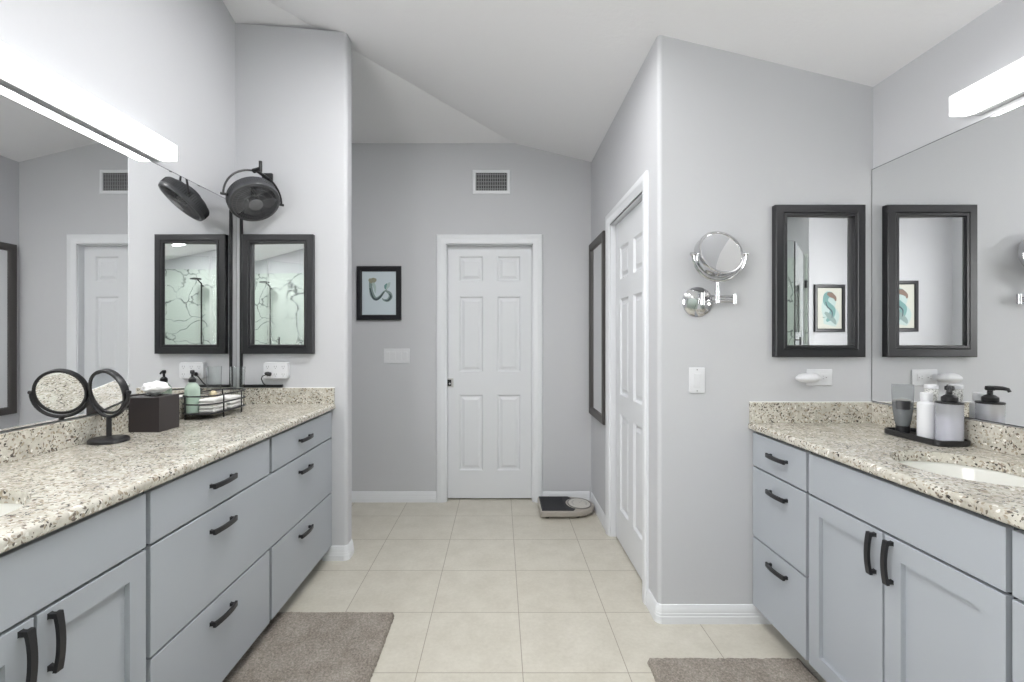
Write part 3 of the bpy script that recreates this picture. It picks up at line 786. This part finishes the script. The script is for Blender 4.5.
def concave(m_, R, z, M, bow, n=56, k=8, t=.003):
    prof = [(R*i/k if i else .0005, z-bow*(1-(i/k)**2)) for i in range(k+1)]
    m_.lathe(prof+[(R, z-t-abs(bow)), (.0005, z-t-abs(bow)-bow*0)], n=n, M=M)
m = MB(); concave(m, RM-.0115, .016, Mh, .008); m.build('glass', MIRR, c, ang=60)
m = MB(); m.lathe([(RM-.013, -.0245), (RM-.013, -.0275), (.001, -.0275)], n=48, M=Mh); m.build('back_glass', MIRR, c)

# ------------------------------------------------------------------ things on the left counter
CZ = COUNTER_Z
# black pedestal vanity mirror
pc = Vector((-1.448, 1.785, CZ))
c = thing('pedestal_mirror', 'black round mirror on a pedestal stand, left countertop by the tissue box', 'mirror', pc)
m = MB(); m.lathe([(.058, 0), (.0635, .002), (.0625, .011), (.057, .016), (.030, .020), (.012, .023)], pc, 40); m.build('base', BLKPL, c)
m = MB(); m.tube([pc+Vector((0, 0, .018)), pc+Vector((0, 0, .094))], .0085, 16); m.build('stem', BLKPL, c)
hc = pc+Vector((0, 0, .186)); hr = .086
yaw = Vector((-.25, -.945, -.20)).normalized()
hy = Vector((0, 0, 1)); hxv = hy.cross(yaw).normalized(); Mh = basis(hc, hxv, yaw.cross(hxv), yaw)
flat = hxv
m = MB(); m.tube([hc+flat*math.cos(math.radians(a))*(hr+.0075)+Vector((0, 0, math.sin(math.radians(a))*(hr+.0065))) for a in range(-180, 1, 9)], .0065, 10)
for s_ in (-1, 1): m.tube([hc+flat*s_*(hr-.003), hc+flat*s_*(hr+.014)], .007, 12)
m.build('yoke', BLKPL, c)
m = MB(); m.lathe([(hr-.010, -.011), (hr-.002, -.012), (hr, -.008), (hr, .008), (hr-.002, .012), (hr-.010, .011), (hr-.012, .007), (hr-.012, -.007)], n=56, cap=(False, False), M=Mh); L_ = m
# close the ring
m.build('rim', BLKPL, c)
m = MB(); m.lathe([(.0005, .0005), (hr-.0115, .0005), (hr-.0115, .0075), (.0005, .0075)], n=48, M=Mh); m.build('front_glass', MIRR, c)
m = MB(); m.lathe([(.0005, -.0075), (hr-.0115, -.0075), (hr-.0115, -.0003), (.0005, -.0003)], n=48, M=Mh); m.build('back_glass', MIRR, c)
# tissue box cover
tx0, tx1, ty0, ty1, tz = -1.512, -1.388, 1.962, 2.086, CZ+.143
c = thing('tissue_box', 'dark espresso square tissue box cover on the left countertop', 'tissue box', ((tx0+tx1)/2, (ty0+ty1)/2, CZ))
m = MB(); mx, my = (tx0+tx1)/2, (ty0+ty1)/2
t = bmesh.new()
sq = lambda z, i: [(tx0+i, ty0+i, z), (tx1-i, ty0+i, z), (tx1-i, ty1-i, z), (tx0+i, ty1-i, z)]
m.loops([sq(CZ, 0), sq(tz-.002, 0), sq(tz, .002), sq(tz, .036), sq(tz-.006, .036), sq(tz-.006, .006), sq(CZ, .006)]+[sq(CZ, 0)], True, (False, False))
m.build('cover', ESPR, c, smooth=False)
m = MB()
for i, (a, b) in enumerate(((.006, .004), (.0, 0))): pass
m.frame(.070, .070, [(0, 0), (0, .0015), (.008, .0015), (.008, 0)], M=basis(Vector((mx, my, tz)), Vector((1, 0, 0)), Vector((0, 0, -1)), Vector((0, 1, 0)))); m.build('opening_trim', ESPR, c, smooth=False)
def crumple(name, base, rx, ry, h, seed, label, sunk):
    t = bmesh.new(); bmesh.ops.create_icosphere(t, subdivisions=4, radius=1)
    for v in t.verts:
        d = v.co.normalized(); k = 1+.28*noise.noise(d*2.1+Vector((seed, 0, 0)))+.16*abs(noise.noise(d*5+Vector((0, seed, 0))))+.08*noise.noise(d*11)
        z = d.z*k; x, y = d.x*k, d.y*k
        if z < 0: s_ = max(.35, 1+z*.75); x *= s_; y *= s_
        v.co = Vector((x*rx, y*ry, z*h))
    zlo = min(v.co.z for v in t.verts)
    m = MB(); m.merge(t, 0, Matrix.Translation(Vector(base)+Vector((0, 0, -zlo-sunk))))
    return single(m, name, TISS, label, 'tissue', base, ang=70)
crumple('tissue', (mx, my, tz), .050, .046, .030, 3.1, 'crumpled white tissue poking out of the dark tissue box', .010)

# wire basket with rounded ends
bx0, bx1, by0, by1 = -1.508, -1.340, 2.240, 2.590
zr = (CZ+.028, CZ+.072, CZ+.110)
bcx = (bx0+bx1)/2
c = thing('wire_basket', 'black rounded wire basket on the left countertop behind the tissue box', 'basket', (bcx, 2.415, CZ))
path = rrect(bx0, by0, bx1, by1, .078, 10)
for z in zr:
    m = MB(); m.tube([(x, y, z) for x, y in path], .0038, 8, closed=True); m.build('rail', BLACK, c)
m = MB(); m.prism([(bcx+(x-bcx)*.985, 2.415+(y-2.415)*.985) for x, y in path], zr[0]-.004, zr[0]-.001); m.build('base_plate', BLACK, c)
for x, y in ((bx0+.03, by0+.022), (bx1-.001, by0+.10), (bx1-.001, by1-.09), (bx0+.03, by1-.022)):
    m = MB(); m.tube([(x, y, CZ), (x, y, zr[2]+.004)], .0032, 8); m.build('post', BLACK, c)
# soap bottle in the basket
ZBK = zr[0]-.001
sb = Vector((-1.468, 2.300, ZBK))
c = thing('soap_bottle', 'green foaming soap bottle with a black pump in the wire basket', 'soap bottle', sb)
m = MB(); m.lathe([(.029, 0), (.033, .004), (.033, .105), (.031, .122), (.022, .136), (.0135, .142), (.0135, .150)], sb, 32); m.build('bottle', SOAPC, c)
m = MB(); m.lathe([(.026, .003), (.0305, .006), (.0305, .088), (.002, .088)], sb, 32); m.build('liquid', SOAPG, c)
def pump(m, b, z, d, spout=.032, k=1.0):
    m.lathe([(.016*k, z), (.017*k, z+.004), (.017*k, z+.016), (.010*k, z+.024), (.0058*k, z+.026), (.0058*k, z+.040), (.0095*k, z+.041), (.0105*k, z+.047), (.0095*k, z+.056), (.003, z+.058)], b, 24)
    q = Vector(b)+Vector((0, 0, z+.050)); m.tube([q, q+d*spout*.7, q+d*spout+Vector((0, 0, -.003)), q+d*(spout+.004)+Vector((0, 0, -.012))], [.006*k, .0052*k, .0045*k, .004*k], 10)
m = MB(); pump(m, sb, .146, Vector((.53, -.85, 0)).normalized(), .012, .95); m.build('pump', BLKPL, c)
# folded towels in the basket
def towel(x0, y0, x1, y1, z0, h, label, k):
    m = MB(); n = k
    for i in range(n):
        a = z0+h*i/n; m.box((x0+.001*(i % 2), y0, a+.0002), (x1, y1-.001*(i % 2), a+h/n-.0002), h/n*.45, 3)
    return single(m, 'folded_towel', TOWEL, label, 'towel', ((x0+x1)/2, (y0+y1)/2, z0), 'folded white cloths in the wire basket', ang=50)
towel(-1.432, 2.285, -1.356, 2.400, ZBK, .066, 'folded white cloth stack at the near end of the wire basket, by the soap bottle', 4)
towel(-1.450, 2.420, -1.352, 2.540, ZBK, .058, 'folded white cloth stack at the far end of the wire basket', 3)
m = MB(); t = bmesh.new(); bmesh.ops.create_uvsphere(t, u_segments=20, v_segments=14, radius=.0165)
tq = Vector((-1.412, 2.375, ZBK+.066))
m.merge(t, 0, Matrix.Translation(tq+Vector((0, 0, .0155)))); m.lathe([(.012, 0), (.012, .004), (.009, .006)], tq, 20)
single(m, 'trinket', GOLD, 'small round pearly gold ball on the folded cloth in the wire basket', 'trinket', tq)
# clear tumbler in the corner
gb = Vector((-1.470, 2.70, CZ))
c = thing('drinking_glass', 'clear tall drinking glass in the corner behind the wire basket', 'glass', gb)
m = MB(); m.lathe([(.029, 0), (.031, .003), (.036, .120), (.039, .222), (.0375, .2225), (.0345, .120), (.029, .012), (.001, .010)], gb, 36); m.build('tumbler', GLASS, c, ang=50)

# ------------------------------------------------------------------ things on the right counter
tb0, tb1, tc0, tc1 = 1.543, 1.672, 1.695, 1.955
c = thing('vanity_tray', 'black shallow tray on the right countertop against the backsplash', 'tray', ((tb0+tb1)/2, (tc0+tc1)/2, CZ))
rr_ = lambda i, z: [(x, y, z) for x, y in rrect(tb0+i, tc0+i, tb1-i, tc1-i, .030-i, 6)]
m = MB(); m.loops([rr_(.004, CZ), rr_(0, CZ+.004), rr_(0, CZ+.020), rr_(.002, CZ+.022), rr_(.006, CZ+.022), rr_(.008, CZ+.008)]); m.build('dish', BLKPL, c, ang=40)
TZ = CZ+.0085
# squeeze tube on its cap
q = Vector((1.600, 1.915, TZ))
c = thing('squeeze_tube', 'smoky grey squeeze tube standing on its black cap on the black tray', 'tube', q)
m = MB(); m.lathe([(.021, 0), (.0235, .002), (.0235, .026), (.021, .028)], q, 28); m.build('cap', BLKPL, c)
m = MB(); L = []
dv = Vector((.80, -.60, 0)); dn = Vector((.60, .80, 0))
for z, a, b in ((.028, .0225, .0225), (.05, .027, .025), (.09, .032, .021), (.13, .034, .014), (.165, .035, .005), (.168, .0352, .0022), (.192, .0352, .0020)):
    L.append([q+dv*a*math.cos(2*PI*i/32)+dn*b*math.sin(2*PI*i/32)+Vector((0, 0, z)) for i in range(32)])
m.loops(L); tbm = m.build('tube_body', SMOKE, c, ang=50)
m = MB(); L = []
for z, a, b in ((.0285, .0205, .0205), (.05, .0252, .0232), (.09, .0302, .0192), (.122, .0330, .0130)):
    L.append([q+dv*a*math.cos(2*PI*i/32)+dn*b*math.sin(2*PI*i/32)+Vector((0, 0, z)) for i in range(32)])
m.loops(L); m.build('gel', GEL, c, ang=50)['label'] = 'dark grey gel inside the tube'
m = MB(); L = []
for z, a, b in ((.094, .0325, .0213), (.128, .0352, .0154)):
    L.append([q+dv*a*math.cos(t)+dn*b*math.sin(t)+Vector((0, 0, z)) for t in [math.radians(-130+4*i) for i in range(21)]])
L2 = [[p_-dn*.0012 for p_ in r_] for r_ in L]
m.loops(L2, False, (False, False)); lab = m.build('label_panel', BLKPL, c); lab['label'] = 'black label panel'
# white bottle
q = Vector((1.592, 1.800, TZ))
c = thing('lotion_bottle', 'plain white bottle with a white cap in the middle of the black tray', 'bottle', q)
m = MB(); m.lathe([(.024, 0), (.0275, .003), (.0275, .126), (.026, .133), (.017, .140), (.015, .142)], q, 32); m.build('bottle', WPL, c)
m = MB(); m.lathe([(.0175, .1425), (.0185, .144), (.0185, .170), (.017, .172)], q, 28); m.build('cap', WPL, c)
# textured white jar behind
q = Vector((1.644, 1.838, TZ))
c = thing('textured_jar', 'white speckled cylinder standing behind the white bottle on the black tray', 'jar', q)
SPK = mat('white_speckle', srgb(222, 222, 218), .5); k = N(SPK)
k.color(k.ramp(k.noise(260, 2), [(.42, srgb(150, 150, 146)), (.52, srgb(232, 232, 229))]))
m = MB(); m.lathe([(.018, 0), (.019, .003), (.021, .165), (.021, .180), (.019, .182)], q, 28); m.build('body', SPK, c)
m = MB(); m.lathe([(.0185, .1825), (.0215, .1835), (.0215, .196), (.019, .198)], q, 28); m.build('lid', WPL, c)
# soap dispenser
q = Vector((1.618, 1.735, TZ))
c = thing('soap_dispenser', 'clear dispenser of pale lavender soap with a black pump on the tray', 'soap dispenser', q)
RD = .0385
m = MB(); m.lathe([(RD-.003, 0), (RD, .003), (RD, .139), (RD-.001, .140)], q, 40); m.build('bottle', CLRP, c)
m = MB(); m.lathe([(RD-.004, .004), (RD-.002, .006), (RD-.002, .096), (.002, .096)], q, 40); m.build('liquid', LAVS, c)
m = MB(); m.lathe([(RD-.001, .1402), (RD+.0015, .1408), (RD+.0015, .1455), (RD, .1465), (.018, .1475)], q, 40); m.build('lid', BLKPL, c)
m = MB(); pump(m, q, .1470, Vector((-.68, -.73, 0)), .045, 1.4); m.build('pump', BLKPL, c)

# ------------------------------------------------------------------ bathroom scale
c = thing('bathroom_scale', 'beige bathroom scale with a black mat on the floor beside the far door', 'scale', (.49, 3.58, 0))
sx0, sx1, sy0, sy1 = .290, .700, 3.425, 3.755
ym = (sy0+sy1)/2
def outline(i):
    P = arc(sx0+.025, sy0+.025, .025-i*.5, 180, 270, 4)+[(sx0+.22, sy0+i)]
    P += [(sx0+.22+.19*math.sin(math.radians(a))-i, ym-(ym-sy0-i)*math.cos(math.radians(a))*.9-(ym-sy0-i)*.1*math.cos(math.radians(a))) for a in range(14, 180, 14)]
    P += [(sx0+.22, sy1-i)]+arc(sx0+.025, sy1-.025, .025-i*.5, 90, 180, 4)
    return [(max(x, sx0+i), min(max(y, sy0+i), sy1-i)) for x, y in P]
m = MB(); m.loops([[(x, y, .012) for x, y in outline(.018)], [(x, y, .016) for x, y in outline(.008)], [(x, y, .030) for x, y in outline(0)], [(x, y, .054) for x, y in outline(.002)], [(x, y, .060) for x, y in outline(.010)]]); m.build('body', SCALEG, c, ang=40)
mat_p = [(sx0+.010, sy0+.012), (sx0+.235, sy0+.012)]
dcx = sx0+.300
mat_p += [(dcx-.092*math.sin(math.radians(a))*1.05-.004, ym-.125*math.cos(math.radians(a))) for a in range(25, 160, 10)]
mat_p += [(sx0+.235, sy1-.012), (sx0+.010, sy1-.012)]
m = MB(); m.prism(mat_p, .0595, .0625); m.build('foot_mat', RUBB, c, smooth=False)
m = MB()
for i in range(22):
    y = sy0+.022+i*.0132; m.box((sx0+.02, y, .0625), (sx0+.185, y+.006, .0636))
m.build('mat_ribs', RUBB, c, smooth=False)
m = MB(); m.lathe([(1.0, .056), (1.0, .064), (.94, .066), (.90, .0625)], (dcx, ym, 0), 44, sx=.088, sy=.118, cap=(True, True)); m.build('dial_bezel', BEZEL, c)
m = MB(); m.lathe([(.89, .0618), (.89, .0632), (.3, .0646), (.01, .0648)], (dcx, ym, 0), 40, sx=.088, sy=.118); d_ = m.build('dial_window', DIAL, c)
m = MB()
for i in range(25):
    a = math.radians(-120+10*i); r0, r1 = .52, .68
    p0 = Vector((dcx+.088*r0*math.sin(a), ym+.118*r0*math.cos(a), .0646)); p1 = Vector((dcx+.088*r1*math.sin(a), ym+.118*r1*math.cos(a), .0640))
    m.tube([p0, p1], .0009, 4)
m.tube([(dcx, ym, .0652), (dcx+.03, ym+.05, .0650)], .0016, 5)
m.build('dial_marks', SLOT, d_)
for x, y in ((sx0+.05, sy0+.05), (sx0+.05, sy1-.05), (sx0+.27, sy0+.06), (sx0+.27, sy1-.06)):
    m = MB(); m.lathe([(.016, 0), (.018, .002), (.018, .0125)], (x, y, 0), 16); m.build('foot', RUBB, c)

# ------------------------------------------------------------------ bath rugs
def rug(x0, y0, x1, y1, label, rad, seed):
    st = .0065; nx = int((x1-x0)/st); ny = int((y1-y0)/st); t = bmesh.new(); top = []
    for j in range(ny+1):
        row = []
        for i in range(nx+1):
            x = x0+(x1-x0)*i/nx; y = y0+(y1-y0)*j/ny
            dx = min(x-x0, x1-x); dy = min(y-y0, y1-y)
            if dx < rad and dy < rad:       # rounded corner
                cx = x0+rad if x-x0 < x1-x else x1-rad; cy = y0+rad if y-y0 < y1-y else y1-rad
                v = Vector((x-cx, y-cy)); mx_ = max(abs(v.x), abs(v.y))
                if v.length > 1e-9: v = v*(mx_/v.length)
                ed = rad-v.length; x, y = cx+v.x, cy+v.y
            else: ed = min(dx, dy)
            p = Vector((x*1, y*1, seed))
            e = min(1, max(ed, 0)/.016); h = .020*math.sqrt(max(0, 1-(1-e)**2))
            wob = .0022*noise.noise(p*170)+.0030*noise.noise(p*60)+.003*noise.noise(p*14)+random.uniform(-.0012, .0012)
            z = .003+h+wob*(.4+e)
            k = .004*(1-e); x += noise.noise(p*70)*k*1.2; y += noise.noise(p*70+Vector((9, 0, 0)))*k*1.2
            row.append(t.verts.new((x, y, max(z, .002))))
        top.append(row)
    for j in range(ny):
        for i in range(nx): t.faces.new((top[j][i], top[j][i+1], top[j+1][i+1], top[j+1][i]))
    B = top[0]+[r_[-1] for r_ in top[1:]]+top[-1][-2::-1]+[r_[0] for r_ in top[-2:0:-1]]
    low = [t.verts.new((v.co.x, v.co.y, 0)) for v in B]
    for i in range(len(B)):
        j = (i+1) % len(B); t.faces.new((B[i], low[i], low[j], B[j]))
    t.faces.new(low)
    bmesh.ops.recalc_face_normals(t, faces=t.faces)
    m = MB(); m.merge(t)
    return single(m, 'bath_rug', RUG, label, 'rug', ((x0+x1)/2, (y0+y1)/2, 0), 'taupe bath rugs', ang=80)
rug(-1.045, 1.40, -.490, 2.248, 'taupe shaggy bath rug on the tiles in front of the left vanity', .010, 1.0)
rug(.588, 1.06, 1.195, 1.928, 'taupe shaggy bath rug on the tiles in front of the right vanity', .012, 5.0)

# ------------------------------------------------------------------ behind the camera (seen in the mirrors): shower and print
mb = MB(); mb.box((XP, YB, 0), (XR-.012, YB+.012, 2.33)); mb.box((XR-.012, YB, 0), (XR, -.30, 2.33))
mb.box((XP, YB+.012, 0), (XP+.012, YP-.02, 2.33)); struct(mb, 'wall_shower', MARB, smooth=False)
# neo-angle glass screen
def pane(a, b, z0, z1, th, m_):
    d = (Vector(b)-Vector(a)).normalized(); n = Vector((-d.y, d.x))*th/2
    A, B = Vector(a), Vector(b)
    m_.prism([tuple(A-n), tuple(B-n), tuple(B+n), tuple(A+n)], z0, z1)
g0, g1, g2 = (XP+.02, YP-.03), (.19, -.42), (XR-.014, -.42)
c = thing('shower_screen', 'clear frameless glass shower screen with black hinges behind the camera', 'shower screen', (g1[0], g1[1], 0))
m = MB(); pane(g0, (.17, -.44), .02, 2.28, .010, m); m.build('door_glass', SHGL, c, smooth=False)
m = MB(); pane((.195, -.425), g2, .02, 2.28, .010, m); m.build('fixed_glass', SHGL, c, smooth=False)
for z in (.35, 1.95):
    m = MB(); d = (Vector((.17, -.44))-Vector(g0)).normalized(); e = Vector(g0)+d*.05
    Mz = basis(Vector((e.x, e.y, z)), Vector((d.x, d.y, 0)), Vector((-d.y, d.x, 0)), Vector((0, 0, 1)))
    m.box((-.035, -.016, -.045), (.035, .016, .045), .003, M=Mz); m.build('hinge', BLACK, c)
m = MB(); d = (Vector((.17, -.44))-Vector(g0)).normalized(); e = Vector((.17, -.44))-d*.10
m.tube([(e.x-d.y*.04, e.y+d.x*.04, 1.0), (e.x-d.y*.04, e.y+d.x*.04, 1.3)], .009, 12)
for z in (1.03, 1.27): m.tube([(e.x+d.y*.012, e.y-d.x*.012, z), (e.x-d.y*.04, e.y+d.x*.04, z)], .007, 10)
m.build('door_handle', BLACK, c)
c = thing('shower_rail', 'black shower slide rail with a shower head on the marble wall', 'shower', (1.05, YB+.05, 1.2))
m = MB(); m.tube([(1.05, YB+.06, .85), (1.05, YB+.06, 2.12)], .010, 12)
for z in (.87, 2.08): m.tube([(1.05, YB+.012, z), (1.05, YB+.062, z)], .012, 12)
m.build('rail', BLACK, c)
m = MB(); m.tube([(1.05, YB+.06, 2.11), (1.05, YB+.20, 2.17)], .010, 12); m.lathe([(.02, .02), (.075, .008), (.075, -.004), (.004, -.004)], (1.05, YB+.22, 2.16), 28); m.build('shower_head', BLACK, c)
m = MB(); m.lathe([(.055, 0), (.055, .012), (.028, .014), (.028, .05), (.01, .052)], (0, 0, 0), 28, M=Matrix.Translation((1.05, YB+.012, 1.05))@Matrix.Rotation(-PI/2, 4, 'X')); m.build('valve', BLACK, c)
Mq = facing((-.965, YP+.0005, 1.655), (0, 1, 0))
c, p = framed('framed_picture', 'black framed portrait print of a teal figure on the wall behind the camera', 'picture', Mq, .40, .585, PP, BLKWD, 'print', PAPER2, .009, .038)
m = MB()
ribbon(m, Mq, [(-.05, .20), (.0, .12), (-.02, 0), (.02, -.10), (.0, -.21)], [.04, .14, .13, .17, .12], Y0+.0006, 5)
ribbon(m, Mq, [(.06, .12), (.02, .17), (-.04, .15), (-.05, .08), (.0, .03), (.04, -.02), (.02, -.10), (-.04, -.16)], [.01, .05, .06, .05, .05, .06, .06, .02], Y0, 3)
ribbon(m, Mq, [(-.03, .18), (.02, .165), (.07, .13), (.08, .09)], [.02, .05, .03, .01], Y0-.0006, 4)
ribbon(m, Mq, [(-.06, -.05), (.0, -.10), (.06, -.16), (.08, -.20)], [.02, .05, .04, .01], Y0-.0006, 0)
ribbon(m, Mq, [(-.05, .08), (-.03, .02), (.03, -.04), (.03, -.12)], [.006, .012, .012, .004], Y0-.0012, 1)
m.build('motif', INK, p)
